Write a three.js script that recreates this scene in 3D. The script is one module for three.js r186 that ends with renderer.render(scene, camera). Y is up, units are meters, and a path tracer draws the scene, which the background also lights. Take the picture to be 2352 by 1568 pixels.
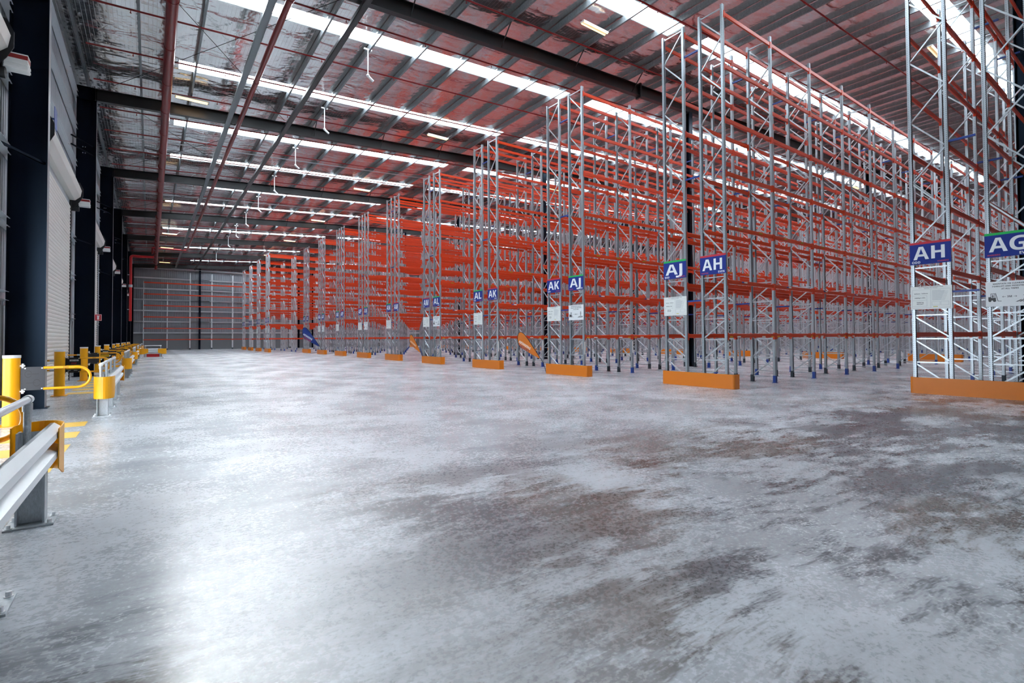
import * as THREE from 'three';
import { mergeGeometries } from 'three/addons/utils/BufferGeometryUtils.js';
import { RectAreaLightUniformsLib } from 'three/addons/lights/RectAreaLightUniformsLib.js';

// ------------------------------------------------------------------ camera, sky, exposure
// x runs along the rack rows (away from the dock wall), y is up, the view down the dock wall is -z
const scene = new THREE.Scene();
const LENS = { f: 1149.973, cx: 1177.636, cy: 750.994, yaw: 0.627103, pitch: 0.020451, roll: 0.005953 };
const EYE = 1.561;
const camera = new THREE.PerspectiveCamera(2 * Math.atan(784 / LENS.f) * 180 / Math.PI, 1.5, 0.05, 500);
{
  const { yaw, pitch, roll } = LENS, s = Math.sin(yaw), c = Math.cos(yaw), sp = Math.sin(pitch), cp = Math.cos(pitch);
  const fwd = new THREE.Vector3(s * cp, sp, -c * cp), r0 = new THREE.Vector3(c, 0, s), u0 = new THREE.Vector3(-s * sp, cp, c * sp);
  const right = r0.clone().multiplyScalar(Math.cos(roll)).addScaledVector(u0, -Math.sin(roll));
  const up = u0.clone().multiplyScalar(Math.cos(roll)).addScaledVector(r0, Math.sin(roll));
  camera.quaternion.setFromRotationMatrix(new THREE.Matrix4().makeBasis(right, up, fwd.clone().negate()));
  camera.position.set(0, EYE, 0);
  camera.setViewOffset(2352, 1568, 1176 - LENS.cx, 784 - LENS.cy, 2352, 1568);
}
const renderer = new THREE.WebGLRenderer({ antialias: true });
renderer.toneMapping = THREE.LinearToneMapping;
renderer.toneMappingExposure = 1.0;
renderer.shadowMap.enabled = true;
RectAreaLightUniformsLib.init();
// bright overcast daylight, seen and let in through the roof sheets and the open dock door
// thin overcast with the veiled sun ahead on the left, where the roof sheets glow most
{
  const w = 512, h = 256, d = new Float32Array(w * h * 4), sun = new THREE.Vector3(0.083, 0.475, -0.876).normalize();
  for (let j = 0; j < h; j++) for (let i = 0; i < w; i++) {
    const up = ((j + 0.5) / h - 0.5) * Math.PI, az = ((i + 0.5) / w - 0.5) * 2 * Math.PI, x = Math.cos(az) * Math.cos(up), y = Math.sin(up), z = Math.sin(az) * Math.cos(up);
    const a = Math.acos(Math.min(1, x * sun.x + y * sun.y + z * sun.z)) * 180 / Math.PI, glow = 12 * Math.exp(-((a / 8) ** 2)) + 1.5 * Math.exp(-((a / 26) ** 2)), base = y < 0 ? 0.5 : 0.85 + 0.2 * y;
    d.set([0.86 * base + glow * 0.93, 0.94 * base + glow * 0.97, 1.04 * base + glow, 1], (j * w + i) * 4);
  }
  const t = new THREE.DataTexture(d, w, h, THREE.RGBAFormat, THREE.FloatType); t.mapping = THREE.EquirectangularReflectionMapping; t.magFilter = THREE.LinearFilter; t.needsUpdate = true;
  scene.background = t; scene.backgroundIntensity = 19;
}

// ------------------------------------------------------------------ helpers
let seed = 7;
const rnd = () => { seed = (seed + 0x6D2B79F5) | 0; let t = Math.imul(seed ^ (seed >>> 15), 1 | seed); t = (t + Math.imul(t ^ (t >>> 7), 61 | t)) ^ t; return ((t ^ (t >>> 14)) >>> 0) / 4294967296; };
const used = new Map();
const numbered = (n) => { const k = used.get(n) || 0; used.set(n, k + 1); return k ? n + '_' + String(k).padStart(3, '0') : n; };
const shadowed = (m) => { m.castShadow = m.receiveShadow = true; return m; };
function thing(name, label, category, [x, y, z] = [0, 0, 0], group) {
  const o = new THREE.Group(); o.name = numbered(name); o.position.set(x, y, z); o.userData = { label, category };
  if (group) o.userData.group = group;
  scene.add(o); return o;
}
function part(name, geo, mat, parent, pos, rotY) {
  const m = shadowed(new THREE.Mesh(geo, mat)); m.name = name;
  if (pos) m.position.set(...pos);
  if (rotY) m.rotation.y = rotY;
  parent.add(m); return m;
}
function single(name, geo, mat, label, category, pos, group) {
  const m = part(numbered(name), geo, mat, scene, pos); m.userData = { label, category };
  if (group) m.userData.group = group;
  return m;
}
function setting(name) { const o = new THREE.Group(); o.name = name; o.userData = { kind: 'structure' }; scene.add(o); return o; }
const box = (x0, x1, y0, y1, z0, z1) => { const g = new THREE.BoxGeometry(Math.abs(x1 - x0), Math.abs(y1 - y0), Math.abs(z1 - z0)); g.translate((x0 + x1) / 2, (y0 + y1) / 2, (z0 + z1) / 2); return g; };
const V = (x, y, z) => new THREE.Vector3(x, y, z);
function along(geo, a, b) { // geometry whose length runs along y from -0.5 to 0.5 -> from a to b
  const d = b.clone().sub(a), L = d.length(), g = geo.clone();
  g.scale(1, L, 1);
  g.applyQuaternion(new THREE.Quaternion().setFromUnitVectors(V(0, 1, 0), d.clone().normalize()));
  const m = a.clone().add(b).multiplyScalar(0.5); g.translate(m.x, m.y, m.z); return g;
}
const tube = (a, b, r, n = 10) => along(new THREE.CylinderGeometry(r, r, 1, n), a, b);
function bar(a, b, w, h) { // a rectangular bar from a to b; w along the horizontal cross direction
  const d = b.clone().sub(a), L = d.length(), zt = d.clone().normalize();
  const xt = new THREE.Vector3().crossVectors(Math.abs(zt.y) > 0.999 ? V(1, 0, 0) : V(0, 1, 0), zt).normalize(), yt = new THREE.Vector3().crossVectors(zt, xt);
  const g = new THREE.BoxGeometry(w, h, L); g.applyMatrix4(new THREE.Matrix4().makeBasis(xt, yt, zt));
  const m = a.clone().add(b).multiplyScalar(0.5); g.translate(m.x, m.y, m.z); return g;
}
const merge = (list) => mergeGeometries(list.map((g) => (g.index ? g.toNonIndexed() : g)));
const ORD = ['first', 'second', 'third', 'fourth', 'fifth', 'sixth', 'seventh', 'eighth', 'ninth', 'tenth', 'eleventh', 'twelfth', 'thirteenth', 'fourteenth', 'fifteenth', 'sixteenth', 'seventeenth', 'eighteenth', 'nineteenth', 'twentieth', 'twenty-first', 'twenty-second', 'twenty-third', 'twenty-fourth', 'twenty-fifth', 'twenty-sixth', 'twenty-seventh', 'twenty-eighth'];

// ------------------------------------------------------------------ noise and textures
function lattice(n, m, sd) { const a = new Float32Array(n * m); let s = sd * 9301 + 49297; for (let i = 0; i < a.length; i++) { s = (s * 1664525 + 1013904223) >>> 0; a[i] = s / 4294967296; } return a; }
function addNoise(out, S, px, py, amp, sd) { // periodic value noise, px by py cells over the tile
  const L = lattice(px, py, sd), xi = new Int32Array(S), xj = new Int32Array(S), xf = new Float32Array(S);
  for (let x = 0; x < S; x++) { const u = x / S * px, i = Math.floor(u), f = u - i; xi[x] = i % px; xj[x] = (i + 1) % px; xf[x] = f * f * (3 - 2 * f); }
  for (let y = 0; y < S; y++) {
    const v = y / S * py, j = Math.floor(v), g = v - j, f = g * g * (3 - 2 * g), a = (j % py) * px, b = ((j + 1) % py) * px;
    for (let x = 0, o = y * S; x < S; x++, o++) {
      const t = xf[x], p = L[a + xi[x]] * (1 - t) + L[a + xj[x]] * t, q = L[b + xi[x]] * (1 - t) + L[b + xj[x]] * t;
      out[o] += amp * (p * (1 - f) + q * f - 0.5);
    }
  }
}
function fbm(S, px, py, oct, fall, sd) { const o = new Float32Array(S * S); let a = 1; for (let k = 0; k < oct; k++) { addNoise(o, S, Math.min(px << k, S), Math.min(py << k, S), a, sd + k * 17); a *= fall; } return o; }
function texture(S, fn, srgb, aniso) {
  const d = new Uint8Array(S * S * 4), c = [0, 0, 0];
  for (let i = 0; i < S * S; i++) { fn(i, c); for (let k = 0; k < 3; k++) d[i * 4 + k] = Math.max(0, Math.min(255, c[k])); d[i * 4 + 3] = 255; }
  const t = new THREE.DataTexture(d, S, S); t.wrapS = t.wrapT = THREE.RepeatWrapping; t.magFilter = THREE.LinearFilter; t.minFilter = THREE.LinearMipmapLinearFilter; t.generateMipmaps = true;
  if (srgb) t.colorSpace = THREE.SRGBColorSpace;
  t.needsUpdate = true; return t;
}
function hash2(i, j, s) { let h = Math.imul(i, 374761393) ^ Math.imul(j, 668265263) ^ Math.imul(s, 2147483647); h = Math.imul(h ^ (h >>> 13), 1274126177); return ((h ^ (h >>> 16)) >>> 0) / 4294967296; }
function vnoise(x, y, s) { const i = Math.floor(x), j = Math.floor(y), a = x - i, b = y - j, f = a * a * (3 - 2 * a), g = b * b * (3 - 2 * b); return (hash2(i, j, s) * (1 - f) + hash2(i + 1, j, s) * f) * (1 - g) + (hash2(i, j + 1, s) * (1 - f) + hash2(i + 1, j + 1, s) * f) * g; }
const fnoise = (x, y, s, o = 4) => { let v = 0, a = 0.5, t = 0; for (let k = 0; k < o; k++) { v += a * vnoise(x, y, s + k * 31); t += a; a *= 0.5; x = x * 2.03 + 7.1; y = y * 2.03 + 3.3; } return v / t; };
const smooth = (a, b, x) => { const t = Math.max(0, Math.min(1, (x - a) / (b - a))); return t * t * (3 - 2 * t); };

// polished concrete: fine grain and scratches on a 5 m tile
const grain = (() => {
  const S = 2048, streak = fbm(S, 6, 34, 6, 0.62, 11), cloud = fbm(S, 5, 5, 8, 0.62, 29), mottle = fbm(S, 190, 240, 3, 0.8, 5), scr = new Float32Array(S * S);
  for (let k = 0; k < 1300; k++) { // fine scratches, mostly along the driving direction
    let x = rnd() * S, y = rnd() * S, a = (rnd() < 0.6 ? (rnd() - 0.5) * 1.1 : rnd() * 6.28), turn = (rnd() - 0.5) * 0.008; const n = 15 + rnd() * rnd() * 300, v = (rnd() < 0.8 ? 1 : -1) * (0.25 + rnd() * 0.75);
    for (let i = 0; i < n; i++) { scr[((y | 0) & (S - 1)) * S + ((x | 0) & (S - 1))] += v; x += Math.cos(a); y += Math.sin(a); a += turn; }
  }
  for (let k = 0; k < 260; k++) { const x = rnd() * S, y = rnd() * S, r = 0.8 + rnd() * 1.8; for (let j = -3; j <= 3; j++) for (let i = -3; i <= 3; i++) if (i * i + j * j < r * r) scr[(((y + j) | 0) & (S - 1)) * S + (((x + i) | 0) & (S - 1))] -= 0.8; }
  return { S, scr, at: (o) => 0.86 + 0.12 * cloud[o] + 0.14 * streak[o] + 0.16 * mottle[o] + 0.15 * Math.max(-1, Math.min(1.2, scr[o])), cloud, streak, mottle };
})();
const toS = (l) => 255 * (l <= 0.0031308 ? 12.92 * l : 1.055 * Math.pow(l, 1 / 2.4) - 0.055);
const floorTex = (() => {
  const { S } = grain;
  const m = texture(S, (i, c) => { c[0] = c[1] = c[2] = toS(Math.max(0.05, Math.min(1, grain.at(i)))); }, true);
  const r = texture(1024, (i, c) => { const o = Math.floor(i / 1024) * 2 * S + (i % 1024) * 2; c[0] = c[1] = c[2] = 70 + 14 * grain.cloud[o] + grain.mottle[o] * 14 + Math.abs(grain.scr[o]) * 10; });
  for (const t of [m, r]) t.repeat.set(1 / 5, 1 / 5);
  return { m, r };
})();
// the slab's own tone at a place: pale laitance worn through to a dark brown-grey where the forklifts turn
const tint = [0, 0, 0];
function slabTone(x, w) {
  const a = 0.14, u = x * Math.cos(a) - w * Math.sin(a), v = x * Math.sin(a) + w * Math.cos(a);
  const wu = u + 1.1 * (vnoise(x * 0.6, w * 0.6, 3) - 0.5) + 0.35 * (vnoise(x * 2.1, w * 2.1, 13) - 0.5), wv = v + 0.9 * (vnoise(x * 0.7 + 5, w * 0.7, 4) - 0.5) + 0.3 * (vnoise(x * 2.3 + 5, w * 2.3, 14) - 0.5);
  const busy = Math.max((1 - smooth(3.4, 7.6, w)) * smooth(1.0, 2.7, x + 0.1 * w), (1 - smooth(2.6, 4.4, w)) * (1 - smooth(-0.3, 0.7, x)), 0.35 * smooth(4, 9, x) * (1 - smooth(6, 14, w)));
  const big = fnoise(wu * 0.5, wv * 0.8, 21, 2), fu = 0.75 * u + 0.25 * wu, fv = 0.8 * v + 0.2 * wv, mid = fnoise(fu * 1.4 + 3, fv * 2.6, 22, 3), fine = fnoise(fu * 4.5, fv * 14, 23, 4), thin = vnoise(fu * 26, fv * 120, 24);
  const n = 0.26 * big + 0.35 * mid + 0.28 * fine + 0.11 * thin, stain = smooth(0.45 - 0.05 * busy, 0.59 - 0.04 * busy, n), share = stain * (0.17 + 0.8 * busy);
  const pale = smooth(0.42, 0.75, fnoise(wu * 0.6 + 9, wv * 1.4, 33, 3)), brown = smooth(0.5, 0.7, vnoise(x * 0.55 + 3, w * 0.8, 61));
  let l = 0.57 * (0.88 + 0.2 * pale), k = share;
  const d = Math.hypot(x - 1.93, (w - 1.74) * 1.2); k = Math.max(k, 0.62 * (1 - smooth(0.05, 0.09, d + 0.05 * vnoise(x * 18, w * 18, 5))));
  const tr = Math.hypot(x - TY[0], w - TY[1]); if (x > 6.3 && w < 3.9 && Math.abs(tr - TY[2]) < 0.12) { const q = Math.abs(((tr - TY[2] + 0.12) / 0.06) % 1 - 0.5); if (q < 0.2) k = Math.max(k, 0.3 * smooth(0.3, 0.6, vnoise(x * 3, w * 3, 8))); }
  tint[0] = l * 0.945 * (1 - k) + k * (0.08 + 0.035 * brown); tint[1] = l * (1 - k) + k * (0.08 + 0.012 * brown); tint[2] = l * 1.07 * (1 - k) + k * (0.092 - 0.015 * brown);
  tint[3] = k; return tint;
}
const TY = [7.93, 4.49, 2.33];
const foilTex = (() => { // crinkled reinforced foil: 4 m tile
  const S = 1024, a = fbm(S, 3, 12, 3, 0.5, 71), b = fbm(S, 8, 8, 3, 0.45, 83), e = fbm(S, 3, 5, 3, 0.5, 97);
  const t = texture(S, (i, c) => { const x = i % S, ridge = 1 - Math.abs(b[i]) * 3.2, fold = 1 - Math.abs(e[i]) * 4, grid = (x % 32 < 1 ? 10 : 0); c[0] = c[1] = c[2] = 110 + a[i] * 90 + Math.max(0, ridge) * 34 + Math.max(0, fold) * 46 - grid; });
  t.repeat.set(1 / 4, 1 / 4); return t;
})();
const zincTex = (() => { const S = 512, a = fbm(S, 20, 20, 4, 0.6, 3), b = fbm(S, 3, 10, 3, 0.6, 4); const t = texture(S, (i, c) => { const v = 222 + a[i] * 26 + b[i] * 12; c[0] = v - 2; c[1] = v; c[2] = v + 2; }, true); t.repeat.set(2, 2); return t; })();
const slotTex = (() => { // perforated upright: 100 x 50 mm tile with keyhole slots
  const S = 64; const t = texture(S, (i, c) => { const x = (i % S) / S, y = Math.floor(i / S) / S, dx = Math.abs(((x * 2) % 1) - 0.5) * 50, dy = Math.abs(y - 0.5) * 50, hole = dx < 5.5 && dy < 12 && (dx < 4 || y < 0.55); const v = hole ? 40 : 226; c[0] = v - 1; c[1] = v; c[2] = v + 2; }, true);
  t.repeat.set(10, 20); return t;
})();
function canvasTexture(w, h, draw) { const cv = document.createElement('canvas'); cv.width = w; cv.height = h; const g = cv.getContext('2d'); draw(g, w, h); const t = new THREE.CanvasTexture(cv); t.colorSpace = THREE.SRGBColorSpace; return t; }

// ------------------------------------------------------------------ materials
const std = (p) => new THREE.MeshStandardMaterial(p);
const M = {
  floor: std({ vertexColors: true, map: floorTex.m, roughnessMap: floorTex.r, roughness: 1, metalness: 0 }),
  joint: std({ color: 0xb9bcbd, roughness: 0.6 }),
  stripe: std({ color: 0xd9b04a, roughness: 0.55 }),
  foil: std({ color: new THREE.Color(0.74, 0.735, 0.73), metalness: 0.94, roughness: 0.13, bumpMap: foilTex, bumpScale: 0.036 }),
  roofTop: std({ color: 0xb4b8b8, roughness: 0.7 }),
  skylight: new THREE.MeshPhysicalMaterial({ color: 0xf4f8f8, transmission: 1, thickness: 0, roughness: 0.28, ior: 1.35 }),
  purlin: std({ color: 0x9da2a4, metalness: 0.7, roughness: 0.42, map: zincTex }),
  zinc: std({ color: 0xd4d9dc, metalness: 0.4, roughness: 0.38, map: zincTex }),
  zincSmooth: std({ color: 0xeff2f4, metalness: 0.2, roughness: 0.28 }),
  post: std({ color: 0xc6ced3, metalness: 0.55, roughness: 0.34, map: slotTex }),
  brace: std({ color: 0xc0c8cd, metalness: 0.55, roughness: 0.33 }),
  beam: std({ color: new THREE.Color(0.62, 0.046, 0.006), roughness: 0.34 }),
  beamLabelWhite: std({ color: 0xe6e6e2, roughness: 0.5 }), beamLabelYellow: std({ color: 0xe0a21c, roughness: 0.5 }), beamLabelGreen: std({ color: 0x9c8f1c, roughness: 0.5 }), beamLabelBlue: std({ color: 0x3a4a9c, roughness: 0.5 }),
  blue: std({ color: 0x1b3f8f, roughness: 0.4 }), darkFoot: std({ color: 0x39424a, roughness: 0.5, metalness: 0.4 }),
  guard: std({ color: 0xdf7a0a, roughness: 0.42 }),
  black: new THREE.MeshPhysicalMaterial({ color: 0x070b16, roughness: 0.26, specularIntensity: 0.45, specularColor: new THREE.Color(0.45, 0.68, 1) }),
  girt: std({ color: 0xd9dde0, metalness: 0.2, roughness: 0.4 }),
  edge: std({ color: 0x8d8a8c, roughness: 0.4 }),  // grazing sheen of the column flanges, put into colour
  blackDull: std({ color: 0x15171b, roughness: 0.55 }),
  rafter: std({ color: 0x17181b, roughness: 0.38 }),
  red: std({ color: 0x8c1618, roughness: 0.3 }), redBright: std({ color: 0xb81418, roughness: 0.35 }), redPipe: std({ color: 0x742222, roughness: 0.28 }),
  white: std({ color: 0xe4e6e6, roughness: 0.4 }),
  cladding: std({ color: 0xb6babf, roughness: 0.42, metalness: 0.25 }),
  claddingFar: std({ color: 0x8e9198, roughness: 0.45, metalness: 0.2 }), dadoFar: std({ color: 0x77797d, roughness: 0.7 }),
  dado: std({ color: 0xa3a5a8, roughness: 0.7 }),
  slat: std({ color: 0xe2dfd8, roughness: 0.34, metalness: 0.15 }),
  yellow: std({ color: 0xf2a900, roughness: 0.36 }), yellowDark: std({ color: 0xe29a06, roughness: 0.4 }),
  conduit: std({ color: 0xc4c9cc, metalness: 0.6, roughness: 0.3 }), tray: std({ color: 0x6f7478, metalness: 0.6, roughness: 0.35 }),
  addedFacade: std({ color: 0xc0c4c8, roughness: 0.8 }),  // grey of the added wall outside, set for the reflection indoors
  outside: std({ color: 0xb5b3ad, roughness: 0.9 }),
  lampBody: std({ color: 0xdadada, roughness: 0.5 }),
  lampTube: std({ color: 0xfff0d0, emissive: new THREE.Color(1.0, 0.7, 0.3), emissiveIntensity: 2.4, roughness: 0.4 }),
};

// ------------------------------------------------------------------ measured layout
const A = 13.9755, B = 2.8426, H = 11.6133, W0 = 8.3401, P = 6.0776, D = 0.8434, G = 0.5272, WF = 89.9407, XL = -0.7696;
const COLW = 15.6725, DD = 12.4162, YB = 12.0393, SL = 0.0545;           // portal frames along the dock wall, rafter underside and its slope
const roofY = (x, off) => YB + off + SL * x;
const WALL = -2.72, FARW = 91.2, EAST = 72, BACK = -9;                    // dock wall, far wall, east wall, wall behind the camera
const colW = [-1, 0, 1, 2, 3, 4, 5, 6].map((k) => COLW + k * DD);

// ------------------------------------------------------------------ floor
{
  const floor = setting('floor');
  // four slabs close to the camera carry their own surface; the rest shares the grain tile
  const NX = [-2.6, 4.2, 11], NW = [-0.6, 5.1, 10.8], S = 2048, gs = grain.S;
  for (let bx = 0; bx < 2; bx++) for (let bw = 0; bw < 2; bw++) {
    const x0 = NX[bx], x1 = NX[bx + 1], w0 = NW[bw], w1 = NW[bw + 1], far = bw ? 1 : 0, T = far ? 1024 : S;
    const t = texture(T, (i, c) => {
      const x = x0 + ((i % T) + 0.5) / T * (x1 - x0), w = w0 + (Math.floor(i / T) + 0.5) / T * (w1 - w0), q = slabTone(x, w);
      const o = ((Math.floor(w / 5 * gs) % gs + gs) % gs) * gs + ((Math.floor(x / 5 * gs) % gs + gs) % gs), g = grain.at(o);
      const rub = q[3] * (0.11 * Math.max(0, grain.scr[o]) + 0.17 * Math.max(0, grain.mottle[o] - 0.06) + 0.22 * Math.max(0, grain.streak[o] - 0.06));
      c[0] = toS(q[0] * g + rub * 0.95); c[1] = toS(q[1] * g + rub); c[2] = toS(q[2] * g + rub * 1.06);
    }, true);
    t.wrapS = t.wrapT = THREE.ClampToEdgeWrapping;
    const m = std({ map: t, roughnessMap: floorTex.r, roughness: 1 }), g = new THREE.PlaneGeometry(x1 - x0, w1 - w0); g.rotateX(-Math.PI / 2); g.translate((x0 + x1) / 2, 0, -(w0 + w1) / 2);
    const p = g.attributes.position, u = g.attributes.uv, ru = new Float32Array(8);
    for (let k = 0; k < 4; k++) { u.setXY(k, (p.getX(k) - x0) / (x1 - x0), (-p.getZ(k) - w0) / (w1 - w0)); ru.set([p.getX(k), -p.getZ(k)], k * 2); }
    g.setAttribute('uv1', new THREE.BufferAttribute(ru, 2)); m.roughnessMap = floorTex.r.clone(); m.roughnessMap.channel = 1; m.roughnessMap.needsUpdate = true;
    part('concrete_slab', g, m, floor);
  }
  const patch = (xa, xb, sx, wa, wb, sw) => {
    const nx = Math.ceil((xb - xa) / sx), nw = Math.ceil((wb - wa) / sw), g = new THREE.PlaneGeometry(xb - xa, wb - wa, nx, nw); g.rotateX(-Math.PI / 2); g.translate((xa + xb) / 2, 0, -(wa + wb) / 2);
    const p = g.attributes.position, u = g.attributes.uv, col = new Float32Array(p.count * 3);
    for (let k = 0; k < p.count; k++) { const x = p.getX(k), w = -p.getZ(k); u.setXY(k, x, w); const q = slabTone(x, w); col.set([q[0], q[1], q[2]], k * 3); }
    g.setAttribute('color', new THREE.BufferAttribute(col, 3)); part('concrete_slab', g, M.floor, floor);
  };
  const xa = WALL - 0.1, xb = EAST + 0.3, wb = FARW + 0.6;
  patch(xa, xb, 1.0, BACK - 0.2, NW[0], 1.0); patch(xa, NX[0], 0.2, NW[0], NW[2], 0.2); patch(NX[2], 22, 0.12, NW[0], NW[2], 0.12); patch(22, xb, 0.6, NW[0], NW[2], 0.4);
  patch(xa, 14, 0.12, NW[2], 24, 0.12); patch(14, xb, 0.5, NW[2], 24, 0.4); patch(xa, 14, 0.25, 24, wb, 0.35); patch(14, xb, 0.8, 24, wb, 0.8);
  part('slab_base', box(WALL - 0.3, EAST + 0.4, -0.3, -0.03, 9.3, -FARW - 0.6), M.dado, floor);
  for (const w of [15.96, 39.0, 62]) part('slab_joint', box(-1.6, 13.5, -0.004, 0.0012, -w, -w - 0.012), M.joint, floor);
  // painted hatching in front of the dock doors
  const hatch = (w0, n, step) => { for (let k = 0; k < n; k++) { const w = w0 + k * step, s = new THREE.Shape([new THREE.Vector2(-1.95, w + 0.03), new THREE.Vector2(-0.95, w - 0.02), new THREE.Vector2(-0.95, w + 0.62), new THREE.Vector2(-1.4, w + 0.64), new THREE.Vector2(-1.95, w + 0.66)].reverse()); const e = new THREE.ExtrudeGeometry(s, { depth: 0.0015, bevelEnabled: false }); e.rotateX(-Math.PI / 2); e.scale(1, 1, 1); part('painted_stripe', e, M.stripe, floor); } };
  hatch(8.05, 4, 1.31); hatch(19.1, 5, 1.3); hatch(31.6, 5, 1.3);
  const out = setting('exterior_ground'); part('yard_slab', box(-40, WALL - 0.3, -0.4, -0.15, 40, -130), M.outside, out);
  const bd = setting('added_yard_wall'); part('addedFacade', box(-42, -41, -0.4, 11, 40, -60), M.addedFacade, bd);  // unseen wall added to dim what the rack posts reflect through the door
  const cn = setting('added_light_canopy'); part('added_shade_roof', box(-15, WALL - 0.25, 7.3, 7.5, 10, -30), M.outside, cn);  // unseen canopy added to cut daylight from the open door on the floor
}

// ------------------------------------------------------------------ roof: rafters, purlins, foil, translucent sheets
const ceiling = setting('ceiling');
const STRIPS = [[5.9, 0.9], [12.35, 0.9], [19.1, 0.9], [25.0, 0.95], [31.9, 0.95], [37.8, 3.2], [44.55, 3.2], [50.6, 0.95], [57.5, 3.2], [62.9, 1.0], [69.6, 0.95], [75.6, 3.2], [82.2, 1.0], [88.2, 3.2]].map(([w, x0], i) => ({ w, x0: [0.9, 0.9, 0.9, 0.9, 0.95, 0.95, 3.25, 0.95, 3.2, 1.0, 1.0, 3.2, 1.0, 4.8][i] }));
const HALF = 0.43, SEG = [[0, 17.25], [18.5, 66]];
{
  const ZF = 0.98;   // foil underside above the rafter soffit line
  const foilPatch = (x0, x1, w0, w1, fine) => {
    const nx = Math.max(1, Math.round((x1 - x0) / (fine ? 0.31 : 0.62))), nw = Math.max(1, Math.round((w1 - w0) / 0.4)), g = new THREE.PlaneGeometry(1, 1, nx, nw), p = g.attributes.position, u = g.attributes.uv;
    for (let i = 0; i < p.count; i++) {
      const x = x0 + (p.getX(i) + 0.5) * (x1 - x0), w = w0 + (p.getY(i) + 0.5) * (w1 - w0), t = ((x - 5.22) / 1.87) % 1, s = Math.sin(Math.PI * (t < 0 ? t + 1 : t));
      const edge = Math.min(1, Math.min(w - w0, w1 - w) / 0.4), sag = 0.045 * s * s * (0.6 + 0.8 * vnoise(x * 0.5, w * 0.4, 51)) + 0.02 * (fnoise(x * 0.9, w * 1.6, 52, 3) - 0.5);
      p.setXYZ(i, x, roofY(x, ZF) - Math.max(0, edge) * sag, -w); u.setXY(i, x, w);
    }
    g.computeVertexNormals(); return g;
  };
  const roofSlab = (x0, x1, w0, w1) => { // the sheeting above the foil
    const s = new THREE.Shape([[x0, roofY(x0, ZF + 0.03)], [x1, roofY(x1, ZF + 0.03)], [x1, roofY(x1, ZF + 0.14)], [x0, roofY(x0, ZF + 0.14)]].map((q) => new THREE.Vector2(...q)));
    const g = new THREE.ExtrudeGeometry(s, { depth: w1 - w0, bevelEnabled: false }); g.translate(0, 0, -w1); return g;
  };
  const xL = WALL - 0.25, xR = EAST + 0.2;
  let prev = BACK - 0.2;
  const patches = [];
  for (const { w, x0 } of STRIPS) {
    patches.push([xL, xR, prev, w - HALF]); patches.push([xL, x0, w - HALF, w + HALF], [SEG[0][1], SEG[1][0], w - HALF, w + HALF], [SEG[1][1], xR, w - HALF, w + HALF]);
    prev = w + HALF;
  }
  patches.push([xL, xR, prev, FARW + 0.3]);
  for (const [a, b, c, d] of patches) {
    part('foil_sheet', foilPatch(a, b, c, d, b - a > 20), M.foil, ceiling);
    part('roof_sheet', roofSlab(a, b, c, d), M.roofTop, ceiling);
  }
  // purlins at 1.87 m, lipped C sections
  const PUR = []; for (let k = -4; k <= 35; k++) PUR.push(5.22 + 1.87 * k);
  const cs = new THREE.Shape([[-0.035, 0], [0.035, 0], [0.035, 0.03], [0.029, 0.03], [0.029, 0.006], [-0.029, 0.006], [-0.029, 0.234], [0.035, 0.234], [0.035, 0.24], [-0.035, 0.24]].map((q) => new THREE.Vector2(...q)));
  const pg = new THREE.ExtrudeGeometry(cs, { depth: FARW - BACK - 0.1, bevelEnabled: false }); pg.translate(0, 0, -FARW + 0.05);
  for (const x of PUR) if (x > WALL + 0.1) part('purlin', pg, M.purlin, ceiling, [x, roofY(x, ZF - 0.275), 0]);
  // translucent sheets, one pane between each two purlins
  for (const { w, x0 } of STRIPS) for (let s = 0; s < 2; s++) {
    const lo = s ? SEG[1][0] : x0, hi = SEG[s][1], cuts = [lo, ...PUR.filter((x) => x > lo + 0.3 && x < hi - 0.3), hi];
    for (let i = 0; i + 1 < cuts.length; i++) {
      const a = cuts[i] + (i ? 0.006 : 0), b = cuts[i + 1], g = new THREE.PlaneGeometry(1, 1, 1, 1), p = g.attributes.position;
      for (let k = 0; k < 4; k++) { const x = p.getX(k) < 0 ? a : b, ww = p.getY(k) < 0 ? w - HALF : w + HALF; p.setXYZ(k, x, roofY(x, ZF + 0.06), -ww); }
      g.computeVertexNormals(); part('skylight_pane', g, M.skylight, ceiling);
    }
  }
  // rafters: I sections at every portal
  for (const w of colW) {
    const x0 = -2.0, x1 = EAST - 0.3, I = (y0, y1, dz) => { const s = new THREE.Shape([[x0, roofY(x0, y0)], [x1, roofY(x1, y0)], [x1, roofY(x1, y1)], [x0, roofY(x0, y1)]].map((q) => new THREE.Vector2(...q))); const g = new THREE.ExtrudeGeometry(s, { depth: dz * 2, bevelEnabled: false }); g.translate(0, 0, -w - dz); return g; };
    part('rafter', merge([I(0, 0.025, 0.115), I(0.025, 0.5, 0.008), I(0.5, 0.525, 0.115)]), M.rafter, ceiling);
    // splice plates and fly braces up to the purlins
    const fb = []; for (const x of [18.9, 41]) fb.push(box(x - 0.05, x + 0.05, roofY(x, -0.09), roofY(x, 0.6), -w - 0.15, -w + 0.15));
    part('splice_plate', merge(fb), M.rafter, ceiling);
    for (const x of PUR) if (x > 7 && x < 66 && Math.round(x / 1.87) % 2 === 0) part('fly_brace', bar(V(x, roofY(x, 0.04), -w + 0.08), V(x, roofY(x, 0.72), -w + 0.75), 0.035, 0.035), M.rafter, ceiling);
  }
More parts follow.
